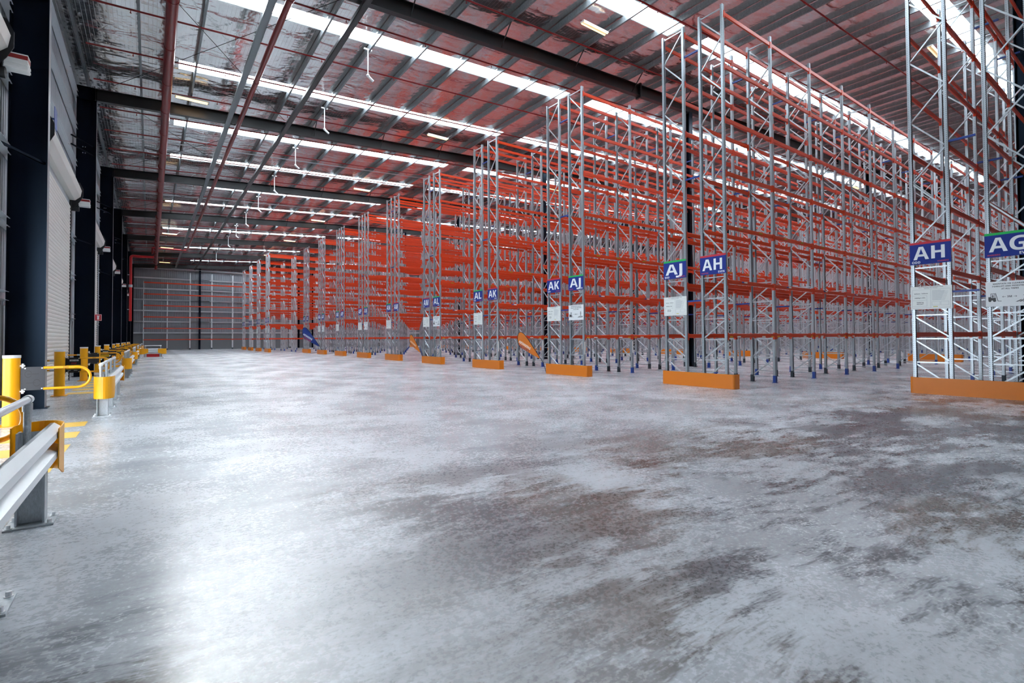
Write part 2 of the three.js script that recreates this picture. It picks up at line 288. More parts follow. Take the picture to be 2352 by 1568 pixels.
  // wind bracing rods under the purlins by the dock wall
  for (const [k, d] of [[0, 1], [1, -1], [2, 1], [3, -1]]) { const a = colW[k + 1], b = a + DD; for (const [xa, xb] of [[-1.6, 5.6], [5.6, -1.6]]) part('bracing_rod', tube(V(xa, roofY(xa, 0.58), -a - 0.2), V(xb, roofY(xb, 0.58), -b + 0.2), 0.011, 6), M.blackDull, ceiling); }
}

// ------------------------------------------------------------------ columns
{
  const sect = (w, dx, y1) => merge([box(-0.012 - 0, 0.012, 0, y1, w / 2, -w / 2).translate(dx / 2 - 0.012, 0, 0), box(-0.012, 0.012, 0, y1, w / 2, -w / 2).translate(-dx / 2 + 0.012, 0, 0), box(-dx / 2, dx / 2, 0, y1, 0.008, -0.008), box(-dx / 2 - 0.06, dx / 2 + 0.06, 0, 0.025, w / 2 + 0.05, -w / 2 - 0.05)]);
  const cg = sect(0.26, 0.66, roofY(-2.2, 0.52)), seat = merge([box(-0.34, 0.34, roofY(-2.2, -0.02), roofY(-2.2, 0), 0.13, -0.13), box(-0.34, 0.34, roofY(-2.2, 0.52), roofY(-2.2, 0.54), 0.13, -0.13)]);
  colW.forEach((w, i) => {
    const o = setting(numbered('steel_column')); o.position.set(-2.27, 0, -w - 0.02);
    part('shaft', cg, M.black, o); part('painted_sheen_strip', box(0.33, 0.334, 0.02, roofY(-2.2, -0.03), 0.128, -0.128), M.edge, o); part('knee_plate', seat, M.black, o);  // pale strip on the inner flange holds its reflected light as colour
    if (i) for (const y of [9.72, 5.86, 10.1]) part('fly_brace', bar(V(-0.42, y - 0.06, 0.85), V(0.27, y - 0.22, 0.03), 0.05, 0.05), M.black, o);
    const bolts = []; for (const x of [-0.12, -0.04]) for (const y of [9.6, 9.86]) bolts.push(new THREE.CylinderGeometry(0.018, 0.018, 0.02, 8).rotateX(Math.PI / 2).translate(x, y, 0.02));
    part('bolt', merge(bolts), M.zinc, o);
  });
  for (const x of [22.86, 46.9]) for (const w of [3.3, 15.69, 27.68, 39.84, 52.0, 64.15, 76.3, 90.6]) {
    const o = setting(numbered('steel_column')), g = merge([box(-0.15, 0.15, 0, roofY(x, 0.01), 0.15, 0.13), box(-0.15, 0.15, 0, roofY(x, 0.01), -0.13, -0.15), box(-0.008, 0.008, 0, roofY(x, 0.01), 0.13, -0.13), box(-0.22, 0.22, 0, 0.03, 0.22, -0.22)]);
    o.position.set(x, 0, -w); part('shaft', g, M.black, o);
  }
}

// ------------------------------------------------------------------ corrugated sheets and walls
function corrugated(len, y0, y1, pitch, depth) { // trapezoid ribs, runs along +x from 0 to len, ribs vertical, faces +z
  const pts = []; for (let x = 0; x < len - 1e-6; x += pitch) for (const [t, d] of [[0, 0], [0.5, 0], [0.62, depth], [0.88, depth]]) { const q = x + t * pitch; if (q <= len) pts.push([q, d]); }
  pts.push([len, 0]);
  const n = pts.length, pos = [], uv = [], idx = [];
  for (const y of [y0, y1]) for (const [x, d] of pts) { pos.push(x, y, d); uv.push(x, y); }
  for (let i = 0; i + 1 < n; i++) idx.push(i, i + 1, n + i + 1, i, n + i + 1, n + i);
  const g = new THREE.BufferGeometry(); g.setAttribute('position', new THREE.Float32BufferAttribute(pos, 3)); g.setAttribute('uv', new THREE.Float32BufferAttribute(uv, 2)); g.setIndex(idx);
  const f = g.toNonIndexed(); f.computeVertexNormals(); return f;
}
const GIRTS = [2.55, 4.2, 5.83, 7.45, 9.07, 10.67, 12.1];
const girtShape = (len) => merge([box(0, len, -0.1, 0.1, 0.0, 0.006), box(0, len, 0.094, 0.1, 0, 0.15), box(0, len, -0.1, -0.094, 0, 0.15)]);
const DOORS = [0, 1, 2, 3, 4, 5].map((k) => ({ n: k + 1, w0: 18.55 + (k - 1) * DD, w1: 25.62 + (k - 1) * DD, open: k === 0 }));
const DOORH = 6.9;
{
  const wall = setting('wall_left'), top = roofY(WALL, 1.0);
  // solid backing with door openings, then the ribbed sheets in front
  const solid = (w0, w1, y0, y1) => part('backing_panel', box(WALL - 0.22, WALL - 0.04, y0, y1, -w0, -w1), M.dado, wall);
  const sheet = (w0, w1, y0, y1) => { const m = part('cladding_sheet', corrugated(w1 - w0, y0, y1, 0.2, 0.028), M.cladding, wall, [WALL - 0.035, 0, -w0], Math.PI / 2); return m; };
  const solids = []; let p = BACK - 0.3;
  for (const d of DOORS) { solids.push([p, d.w0]); p = d.w1; }
  solids.push([p, FARW + 0.3]);
  for (const [a, b] of solids) {
    solid(a, b, 0, top); sheet(a, b, 2.35, top);
    part('dado_panel', box(WALL - 0.04, WALL + 0.06, 0, 2.35, -a, -b), M.dado, wall);
    part('door_jamb', box(WALL - 0.2, WALL + 0.14, 0, DOORH, -a - 0.001, -a - 0.09), M.zinc, wall);
    part('door_jamb', box(WALL - 0.2, WALL + 0.14, 0, DOORH, -b + 0.001, -b + 0.09), M.zinc, wall);
    for (const y of GIRTS) if (y > 2.4) part('girt', girtShape(b - a - 0.2), M.girt, wall, [WALL + 0.01, y, -a - 0.1], Math.PI / 2);
  }
  for (const d of DOORS) {
    solid(d.w0, d.w1, DOORH, top); sheet(d.w0, d.w1, DOORH, top);
    part('lintel', box(WALL - 0.2, WALL + (d.open ? 0.1 : 0.165), DOORH - 0.25, DOORH + 0.12, -d.w0, -d.w1), M.zinc, wall);
    if (!d.open) part('door_backing', box(WALL - 0.2, WALL - 0.05, 0, DOORH, -d.w0, -d.w1), M.dado, wall);
    for (const y of GIRTS) if (y > 7) part('girt', girtShape(d.w1 - d.w0), M.girt, wall, [WALL + 0.01, y, -d.w0], Math.PI / 2);
  }
  // far wall
  const far = setting('wall_far'), ft = roofY(EAST, 1.1);
  part('backing_panel', box(WALL - 0.2, EAST + 0.3, 0, ft, -FARW - 0.06, -FARW - 0.25), M.dado, far);
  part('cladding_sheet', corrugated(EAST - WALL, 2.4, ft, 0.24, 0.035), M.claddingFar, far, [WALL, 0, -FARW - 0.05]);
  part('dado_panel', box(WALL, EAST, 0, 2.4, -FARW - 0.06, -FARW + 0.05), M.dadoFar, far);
  for (const y of GIRTS) part('girt', merge([box(WALL + 0.5, EAST, y - 0.1, y + 0.1, -FARW + 0.02, -FARW + 0.028), box(WALL + 0.5, EAST, y + 0.094, y + 0.1, -FARW + 0.02, -FARW + 0.17), box(WALL + 0.5, EAST, y - 0.1, y - 0.094, -FARW + 0.02, -FARW + 0.17)]), M.girt, far);
  for (let i = 0; i < 5; i++) { const x = 6.2 + i * 14.4; part('wall_column', box(x - 0.13, x + 0.13, 0, roofY(x, 0.2), -FARW + 0.17, -FARW + 0.45), M.black, far); for (const y of GIRTS.filter((q, j) => j % 2)) part('fly_brace', bar(V(x - 1.3, y - 0.02, -FARW + 0.2), V(x + 1.3, y - 0.02, -FARW + 0.2), 0.05, 0.07), M.black, far); }
  for (let i = 0; i < 12; i++) { const x = 1.4 + 4.8 * i; part('sag_rod', box(x - 0.018, x + 0.018, 2.5, 12, -FARW + 0.06, -FARW + 0.09), M.zinc, far); }
  const er = setting('wall_right'); part('backing_panel', box(EAST + 0.06, EAST + 0.3, 0, roofY(EAST, 1.1), 9.2, -FARW - 0.2), M.dado, er);
  part('cladding_sheet', corrugated(FARW - BACK, 2.4, roofY(EAST, 1.0), 0.24, 0.035), M.cladding, er, [EAST + 0.05, 0, -FARW], -Math.PI / 2);
  const bw = setting('wall_back'); part('backing_panel', box(WALL - 0.2, EAST + 0.3, 0, roofY(EAST, 1.1), -BACK + 0.05, -BACK + 0.25), M.dado, bw);
  part('cladding_sheet', corrugated(EAST - WALL, 2.4, roofY(EAST, 1.0), 0.24, 0.035), M.cladding, bw, [EAST, 0, -BACK + 0.04], Math.PI);
}

// ------------------------------------------------------------------ roller doors
{
  const SL_H = 0.124, nS = Math.floor((DOORH - 0.1) / SL_H), slatLen = DOORS[1].w1 - DOORS[1].w0 - 0.1;
  const prof = new THREE.Shape(); prof.moveTo(0, 0); prof.lineTo(0.012, 0.004); prof.quadraticCurveTo(0.04, SL_H * 0.5, 0.012, SL_H - 0.012); prof.lineTo(0.002, SL_H - 0.002); prof.lineTo(-0.006, SL_H - 0.002); prof.lineTo(-0.006, 0);
  const sg = new THREE.ExtrudeGeometry(prof, { depth: slatLen, bevelEnabled: false, curveSegments: 4 }); sg.translate(0, 0, -slatLen);
  for (const d of DOORS) {
    const o = setting('door_' + d.n); o.position.set(WALL + 0.18, 0, -d.w0 - 0.05);
    if (!d.open) for (let i = 0; i < nS; i++) part('slat', sg, M.slat, o, [0, 0.06 + i * SL_H, 0]);
    else for (let i = nS - 6; i < nS; i++) part('slat', sg, M.slat, o, [0, 0.06 + i * SL_H, 0]);
    if (!d.open) part('bottom_bar', box(-0.02, 0.03, 0.005, 0.06, 0, -slatLen), M.zinc, o);
    for (const z of [0.02, -slatLen - 0.02]) part('guide_rail', merge([box(-0.06, -0.04, 0, DOORH, z + 0.06, z - 0.06), box(-0.06, 0.05, 0, DOORH, z - Math.sign(z + 1) * 0.0 + 0.012, z - 0.012)]), M.blackDull, o);
    // faceted roller hood with end brackets
    const hs = new THREE.Shape([[-0.06, 0], [0.14, 0], [0.30, 0.16], [0.34, 0.4], [0.26, 0.62], [0.08, 0.74], [-0.06, 0.74]].map((q) => new THREE.Vector2(...q)));
    const hg = new THREE.ExtrudeGeometry(hs, { depth: slatLen + 0.3, bevelEnabled: false }); hg.translate(0, DOORH + 0.1, -slatLen - 0.15); part('roller_hood', hg, M.slat, o);
    const es = new THREE.Shape([[-0.06, -0.34], [0.1, -0.3], [0.28, -0.02], [0.38, 0.2], [0.38, 0.5], [0.28, 0.72], [-0.06, 0.8]].map((q) => new THREE.Vector2(...q)));
    for (const z of [0.17, -slatLen - 0.21]) { const eg = new THREE.ExtrudeGeometry(es, { depth: 0.04, bevelEnabled: false }); eg.translate(0, DOORH + 0.1, z); part('end_bracket', eg, M.blackDull, o); }
    part('motor', merge([new THREE.CylinderGeometry(0.11, 0.11, 0.3, 14).rotateZ(Math.PI / 2).translate(0.1, DOORH - 0.18, -slatLen - 0.3), box(-0.02, 0.2, DOORH - 0.1, DOORH + 0.16, -slatLen - 0.24, -slatLen - 0.36)]), M.blackDull, o);
    // dock light box on its bracket beyond the far end of the door
    const u = thing('dock_light', 'white box with a red top band under the roller of the ' + ORD[d.n - 1] + ' dock door', 'light box', [WALL + 0.42, DOORH - 0.08, -d.w1 - 0.28]);
    part('housing', merge([box(0, 0.33, 0, 0.19, 0.13, -0.13), box(0.03, 0.34, 0.02, 0.06, 0.145, -0.145), box(0.03, 0.34, 0.09, 0.13, 0.145, -0.145)]), M.white, u);
    part('red_band', box(-0.004, 0.334, 0.19, 0.27, 0.134, -0.134), M.red, u); part('cover', box(-0.004, 0.334, 0.27, 0.292, 0.136, -0.136), M.white, u); part('bracket', merge([box(-0.4, 0, 0.1, 0.16, 0.03, -0.03)]), M.zinc, u);
  }
}

// small signs on the dock wall
{
  const ft = std({ map: canvasTexture(96, 112, (g) => { g.fillStyle = '#c2202a'; g.fillRect(0, 0, 96, 112); g.fillStyle = '#f4eeee'; g.fillRect(34, 30, 28, 62); g.fillRect(28, 22, 40, 12); g.lineWidth = 5; g.strokeStyle = '#f4eeee'; g.strokeRect(5, 5, 86, 102); }), roughness: 0.4 });
  const m = single('fire_sign', new THREE.BoxGeometry(0.24, 0.28, 0.006), M.red, 'small red and white fire equipment sign on the third steel column', 'sign', [-1.81, 2.52, -27.9]); m.material = [M.red, M.red, M.red, M.red, ft, M.red];
  single('door_sign', merge([new THREE.BoxGeometry(0.012, 0.62, 0.5), box(-0.4, 0, -0.02, 0.02, 0.02, -0.02)]), M.blue, 'small blue sign standing out above the roller of the second dock door', 'sign', [-2.36, 8.25, -20.3]);
}

// ------------------------------------------------------------------ pallet racks
const LEVELS = [1.57, 3.2, 4.845, 6.48, 8.11, 9.74, 11.34];
const PW = 0.1, PD = 0.078;
const postShape = new THREE.Shape([[-0.05, PD], [-0.05, 0.006], [-0.044, 0], [-0.014, 0], [-0.010, 0.014], [0.010, 0.014], [0.014, 0], [0.044, 0], [0.05, 0.006], [0.05, PD], [0.042, PD], [0.042, 0.02], [-0.042, 0.02], [-0.042, PD]].reverse().map((q) => new THREE.Vector2(...q)));
const postGeo = new THREE.ExtrudeGeometry(postShape, { depth: H, bevelEnabled: false }); postGeo.rotateX(-Math.PI / 2);
const postBack = postGeo.clone(); postBack.rotateY(Math.PI); postBack.translate(0, 0, -D);
// bracing of an upright frame: [v, y] to [v, y] with v across the frame from the aisle side
const BR = [];
{
  const a = 0.06, b = D - 0.06, low = [0.2, 0.83, 1.46, 2.09, 2.72, 3.36];
  for (const y of low) BR.push([a, y, b, y]);
  for (let i = 0; i + 1 < low.length; i++) BR.push([b, low[i] + 0.04, a, low[i + 1] - 0.04]);
  BR.push([a, H - 0.1, b, H - 0.1]);
  let y = H - 0.14, side = b; while (y - 0.83 > 3.3) { const t = a + b - side; BR.push([side, y, t, y - 0.80]); side = t; y -= 0.83; }
}
const braceGeo = BR.map(([v0, y0, v1, y1], i) => bar(V(0, y0, -v0), V(0, y1, -v1), 0.034, 0.034));
const braceSimple = merge(braceGeo);
const frameSimple = merge([box(-0.05, 0.05, 0, H, 0, -PD), box(-0.05, 0.05, 0, H, -D + PD, -D), ...braceGeo.map((g) => g.clone())]);
const footGeo = merge([box(-0.07, 0.07, 0, 0.012, 0.03, -0.12), box(-0.056, 0.056, 0.012, 0.24, 0.006, -PD - 0.006)]);
const footBack = footGeo.clone().rotateY(Math.PI).translate(0, 0, -D);
const feetSimple = merge([footGeo.clone(), footBack.clone()]);
function beamGeo(h) { // box beam with folded step and end connectors, length along x from one post to the next
  const s = new THREE.Shape(); const r = 0.008, t = 0.05;
  s.moveTo(r, -h / 2); s.lineTo(t - r, -h / 2); s.lineTo(t, -h / 2 + r); s.lineTo(t, h / 2 - 0.03); s.lineTo(t - 0.012, h / 2 - 0.03); s.lineTo(t - 0.012, h / 2); s.lineTo(r, h / 2); s.lineTo(0, h / 2 - r); s.lineTo(0, -h / 2 + r);
  const g = new THREE.ExtrudeGeometry(s, { depth: B - 0.1, bevelEnabled: false }); g.rotateY(Math.PI / 2); g.translate(0.05, 0, -0.004);
  return merge([g, box(0.003, 0.062, -0.13, 0.09, 0.008, 0.001), box(0.05, 0.058, -0.13, 0.09, 0.008, -0.06), box(B - 0.062, B - 0.003, -0.13, 0.09, 0.008, 0.001), box(B - 0.058, B - 0.05, -0.13, 0.09, 0.008, -0.06)]);
}
const beamA = beamGeo(0.125), beamTop = beamGeo(0.12);
const beamB = beamA.clone().translate(-B / 2, 0, 0).rotateY(Math.PI).translate(B / 2, 0, -D);
const beamSimple = box(0.0, B, -0.0625, 0.0625, 0.004, -0.05), beamSimpleB = box(0, B, -0.0625, 0.0625, -D + 0.05, -D - 0.004);
const spacerGeo = bar(V(0, 0, 0), V(0, 0, -G), 0.05, 0.05);
const labelGeo = { w: new THREE.BoxGeometry(0.2, 0.045, 0.004), y: new THREE.BoxGeometry(0.15, 0.045, 0.004), p: new THREE.BoxGeometry(0.055, 0.5, 0.004) };
const upper = (k, n) => k < n;
function rack({ x0, w, bays, flip, detail, label, levels = LEVELS, name = 'pallet_rack' }) {
  // origin on the floor at the first frame's aisle side; a flipped rack has its aisle on the far side
  const o = thing(name, label, 'pallet rack', [x0, 0, -(flip ? w + D : w)], 'steel pallet racks');
  const q = new THREE.Group(); // local helper: frames and beams are laid out towards -z unless flipped
  const place = (m, x, y) => { m.position.set(x, y, 0); if (flip) { m.rotation.y = Math.PI; } return m; };
  for (let k = 0; k <= bays; k++) {
    const x = k * B;
    if (detail === 2) {
      const f = new THREE.Group(); f.name = 'upright_frame'; place(f, x, 0); o.add(f);
      const p = part('post', postGeo, M.post, f); part('post', postBack, M.post, f);
      for (const g of braceGeo) part('brace', g, M.brace, f);
      part('foot', footGeo, M.blue, f); part('foot', footBack, M.darkFoot, f);
      if (!flip) part('post_label', labelGeo.p, M.beamLabelWhite, f, [0.0, 1.12, 0.003]);
    } else {
      const f = part('upright_frame', frameSimple, detail ? M.post : M.brace, o); place(f, x, 0);
      part('foot', footGeo, M.blue, f); if (detail) part('foot', footBack, M.darkFoot, f);
    }
    if (flip) for (const y of [2.68, 6.6, 10.6]) part('row_spacer', spacerGeo, M.blue, o, [x, y, D + G]);
  }
  if (detail) for (let k = 0; k < bays; k++) levels.forEach((y, n) => {
    for (const back of [0, 1]) {
      const b = part('beam', back ? beamB : beamA, M.beam, o); place(b, flip ? (k + 1) * B : k * B, y);
      if (detail === 2 && !back && !flip) {
        const lab = (x, kind, mat) => part('beam_label', labelGeo[kind], mat, b, [x, n ? 0.02 : -0.035, 0.0]);
        if (n === 0) { lab(0.2, 'y', M.beamLabelYellow); lab(0.62, 'w', M.beamLabelWhite); lab(B - 0.75, 'w', M.beamLabelWhite); lab(B - 0.2, 'y', M.beamLabelYellow); }
        if (n === 1) { lab(0.9, 'y', M.beamLabelBlue); lab(1.04, 'w', M.beamLabelWhite); }
        if (n === 2) { lab(0.8, 'w', M.beamLabelGreen); lab(2.0, 'w', M.beamLabelGreen); }
      }
    }
  });
  else {
    const list = []; for (const y of levels) { const sc = bays; for (const g of [beamSimple, beamSimpleB]) { const c = g.clone(); c.scale(sc, 1, 1); c.translate(0, y, 0); list.push(c); } for (let k = 0; k <= bays; k++) list.push(box(k * B - 0.054, k * B + 0.054, y - 0.13, y + 0.09, 0.008, -0.06), box(k * B - 0.054, k * B + 0.054, y - 0.13, y + 0.09, -D - 0.008, -D + 0.06)); }
    const m = part('beam_runs', merge(list), M.beam, o); if (flip) { m.position.z = D; } m.userData.kind = 'stuff';
  }
  return o;
}
const LETTER = ['G', 'H', 'J', 'K', 'L', 'M', 'N', 'P', 'R', 'S', 'T', 'U', 'V', 'W', 'X'];
const nearW = (i) => W0 + i * P + (i < 0 ? 0.03 : 0);
const rowW = (i) => W0 + i * P + (i < 0 ? 0.17 : 0);
for (let i = -1; i <= 12; i++) {
  const w = rowW(i), wn = nearW(i), shift = i < 0 ? 1 : i > 8 ? -1 : 0, x0 = A + shift * B, bays = 7 - shift, near = 'A' + LETTER[i + 1], farL = 'A' + LETTER[i + 2], detail = i <= 3 ? 2 : i <= 8 ? 1 : 0;
  rack({ x0, w: wn, bays, flip: false, detail, label: `tall galvanised rack with orange beams behind the ${near} EVEN end sign` });
  rack({ x0, w: w + D + G, bays, flip: true, detail, label: `tall galvanised rack with orange beams behind the ${farL} ODD end sign` });
  rack({ x0: 37.5, w, bays: 11, flip: false, detail: 0, label: `rack beyond the cross aisle in line with the ${near} EVEN rack` });
  rack({ x0: 37.5, w: w + D + G, bays: 11, flip: true, detail: 0, label: `rack beyond the cross aisle in line with the ${farL} ODD rack` });
}
{ // single rack along the far wall, first two frames lower
  const o = thing('pallet_rack', 'wide open rack with six thin orange beam lines standing against the far wall', 'pallet rack', [XL, 0, -WF], 'steel pallet racks');
  const lv = [1.53, 3.2, 4.87, 6.545, 8.22, 9.9];
  const low = merge([box(-0.05, 0.05, 0, 10.05, 0, -PD), box(-0.05, 0.05, 0, 10.05, -D + PD, -D), ...braceGeo.filter((g, k) => Math.max(BR[k][1], BR[k][3]) < 10).map((g) => g.clone())]);
  for (let k = 0; k <= 24; k++) { const f = part('upright_frame', k < 2 ? low : frameSimple, M.girt, o, [k * B, 0, 0]); part('foot', feetSimple, M.darkFoot, f); }
  for (let k = 0; k < 24; k++) for (const y of lv) for (const g of [beamA, beamB]) part('beam', g, M.beam, o, [k * B, y, 0]);
}

// ------------------------------------------------------------------ rack end guards, signs, placards
const guardGeo = (w0, w1, depth, h) => { // a rounded U-shaped plate, opening towards +x
  const t = 0.02, r = 0.07, s = new THREE.Shape(), q = w1 - w0;
  s.moveTo(depth, 0); s.lineTo(r, 0); s.quadraticCurveTo(0, 0, 0, r); s.lineTo(0, q - r); s.quadraticCurveTo(0, q, r, q); s.lineTo(depth, q); s.lineTo(depth, q - t); s.lineTo(r + t / 2, q - t); s.quadraticCurveTo(t, q - t, t, q - r - t / 2); s.lineTo(t, r + t / 2); s.quadraticCurveTo(t, t, r + t / 2, t); s.lineTo(depth, t);
  const g = new THREE.ExtrudeGeometry(s, { depth: h, bevelEnabled: false, curveSegments: 5 }); g.rotateX(-Math.PI / 2); return g;
};
const gShort = guardGeo(0, 2 * D + G + 0.31, 0.3, 0.43);
const plateShape = merge([box(0, 0.16, 0, 0.012, 0.16, -0.05)]);
function signTexture(code, odd, green, big) {
  const w = big ? 512 : 192, h = big ? 356 : 134;
  return canvasTexture(w, h, (g) => {
    g.fillStyle = '#062784'; g.fillRect(0, 0, w, h); g.fillStyle = green ? '#1fb257' : '#c02a3c'; g.fillRect(0, 0, w, h * 0.1);
    g.fillStyle = '#eef0f4'; g.font = `bold ${h * 0.80}px sans-serif`; g.textAlign = 'center'; g.textBaseline = 'alphabetic';
    g.save(); g.translate(w / 2, h * 0.78); g.scale(w * 0.82 / g.measureText(code).width, 1); g.fillText(code, 0, 0); g.restore();
    g.font = `bold ${h * 0.145}px sans-serif`; g.textAlign = odd ? 'left' : 'right'; g.fillText(odd ? 'ODD' : 'EVEN', odd ? w * 0.05 : w * 0.95, h * 0.95);
    g.fillStyle = '#c8404c'; g.font = `bold ${h * 0.09}px sans-serif`; g.textAlign = odd ? 'right' : 'left'; g.fillText('HARDERS', odd ? w * 0.95 : w * 0.05, h * 0.94);
  });
}
const loadTex = canvasTexture(420, 300, (g, w, h) => {
  g.fillStyle = '#e9ebe8'; g.fillRect(0, 0, w, h); g.strokeStyle = '#8e949c'; g.fillStyle = '#5b6068'; g.textAlign = 'center';
  g.font = 'bold 13px sans-serif'; g.fillText('PALLET RACKING SAFE WORKING LOADS', w * 0.5, 18); g.font = '10px sans-serif'; g.fillText('ADJUSTABLE PALLET RACKING', w * 0.5, 32);
  g.lineWidth = 1.5; g.strokeRect(20, 42, 190, 240); g.strokeRect(210, 42, 195, 240); g.strokeRect(20, 120, 150, 60); g.strokeRect(20, 180, 150, 80);
  g.fillStyle = '#23262c'; g.font = 'bold 16px sans-serif'; g.fillText('1635mm - 1635mm', 108, 100); g.font = 'bold 18px sans-serif'; g.fillText("2400kg's UDL", 98, 156); g.fillText('16800 kg', 98, 216); g.fillText('PER BAY', 98, 238);
  g.fillStyle = '#8f959c'; for (let k = 0; k < 15; k++) g.fillRect(222, 58 + k * 9, 90 + ((k * 37) % 80), 2.4); for (const [a, b] of [[222, 205], [310, 205]]) g.strokeRect(a, b, 78, 46); g.fillStyle = '#c9b928'; g.fillRect(232, 266, 46, 8);
});
const clearTex = canvasTexture(420, 300, (g, w, h) => {
  g.fillStyle = '#eaecee'; g.fillRect(0, 0, w, h); g.fillStyle = '#2f3238'; g.textAlign = 'center'; g.font = 'bold 23px sans-serif';
  for (const [t, y] of [['MAINTAIN 3M CLEARANCE', 38], ['FORKLIFT AND PEDESTRIAN', 68], ['AT ALL TIMES', 98]]) g.fillText(t, w / 2, y);
  g.font = 'bold 30px sans-serif'; g.fillText('3M', 205, 196); g.lineWidth = 3; g.strokeStyle = '#2f3238';
  for (const [a, b] of [[172, 145], [238, 265]]) { g.beginPath(); g.moveTo(a, 186); g.lineTo(b, 186); g.moveTo(b + Math.sign(a - b) * 9, 178); g.lineTo(b, 186); g.lineTo(b + Math.sign(a - b) * 9, 194); g.stroke(); }
  g.fillStyle = '#1d1f24'; g.fillRect(22, 196, 66, 30); g.fillRect(22, 184, 24, 14); g.lineWidth = 5; g.strokeRect(46, 146, 34, 52); g.beginPath(); g.moveTo(86, 140); g.lineTo(106, 236); g.lineTo(136, 238); g.stroke();
  for (const [x, r] of [[36, 13], [76, 14]]) { g.beginPath(); g.arc(x, 230, r, 0, 7); g.fill(); } g.beginPath(); g.arc(62, 162, 6, 0, 7); g.fill(); g.fillRect(56, 170, 12, 22);
  g.beginPath(); g.arc(340, 142, 9, 0, 7); g.fill(); g.lineWidth = 8; g.beginPath(); g.moveTo(340, 152); g.lineTo(338, 188); g.lineTo(322, 222); g.moveTo(338, 188); g.lineTo(356, 220); g.moveTo(340, 160); g.lineTo(322, 178); g.moveTo(340, 160); g.lineTo(360, 176); g.stroke();
  for (let k = 0; k < 5; k++) { g.beginPath(); g.moveTo(300 + k * 22, 226); g.lineTo(312 + k * 22, 226); g.lineTo(306 + (k - 1.5) * 27 + 6, 252); g.lineTo(290 + (k - 1.5) * 27 + 4, 252); g.fill(); }
});
const signBlue = std({ color: 0x0a2a84, roughness: 0.7 }), signWhite = std({ color: 0xdfe2e3, roughness: 0.45 });
const boardGeo = new THREE.BoxGeometry(0.006, 0.6, 0.87), placardGeo = new THREE.BoxGeometry(0.006, 0.61, 0.87);
const loadMat = std({ map: loadTex, roughness: 0.4 }), clearMat = std({ map: clearTex, roughness: 0.4 });
const board = (name, geo, back, face, label, category, pos, group) => { const m = single(name, geo, back, label, category, pos, group); m.material = [back, face, back, back, back, back]; return m; };
for (let i = -1; i <= 12; i++) {
  const w = rowW(i), shift = i < 0 ? 1 : i > 8 ? -1 : 0, x0 = A + shift * B, near = 'A' + LETTER[i + 1], farL = 'A' + LETTER[i + 2], big = i <= 2;
  const gd = thing('rack_end_guard', `orange steel end guard on the floor before the ${farL} ODD and ${near} EVEN rack ends`, 'rack guard', [x0 - 0.17, 0, -(w - 0.27)], 'orange rack end guards');
  part('guard_plate', gShort, M.guard, gd);
  part('floor_tab', box(0.02, 0.17, 0, 0.012, -0.5, -0.62), M.guard, gd); part('floor_tab', box(0.02, 0.17, 0, 0.012, -1.9, -2.02), M.guard, gd);
  // back ends of the rows, seen through the racks
  const g2 = thing('rack_end_guard', `orange end guard across the cross aisle in line with the ${farL} ODD rack`, 'rack guard', [37.3, 0, -(w - 0.27)], 'orange rack end guards'); part('guard_plate', gShort, M.guard, g2);
  for (const odd of [0, 1]) {
    const code = odd ? farL : near, green = odd ? (i + 1) % 2 !== 0 : (i + 1) % 2 === 0, z = -(odd ? w + D + G + D / 2 : nearW(i) + D / 2), xs = x0 - 0.062;
    const t = std({ map: signTexture(code, odd, green, big), roughness: 0.7 });
    board('aisle_sign', boardGeo, signBlue, t, `blue aisle sign reading ${code} ${odd ? 'ODD' : 'EVEN'} with a ${green ? 'green' : 'red'} top band`, 'sign', [xs, 3.75, z], 'blue aisle signs');
    if (odd) board('load_sign', placardGeo, signWhite, loadMat, `white load placard with tables under the ${code} ODD sign`, 'placard', [xs, 2.55, z], 'white load placards');
    else if (green && i !== 0) board('clearance_sign', placardGeo, signWhite, clearMat, `white clearance sign with forklift pictogram under the ${code} EVEN sign`, 'sign', [xs, 2.55, z], 'white forklift clearance signs');
  }
}

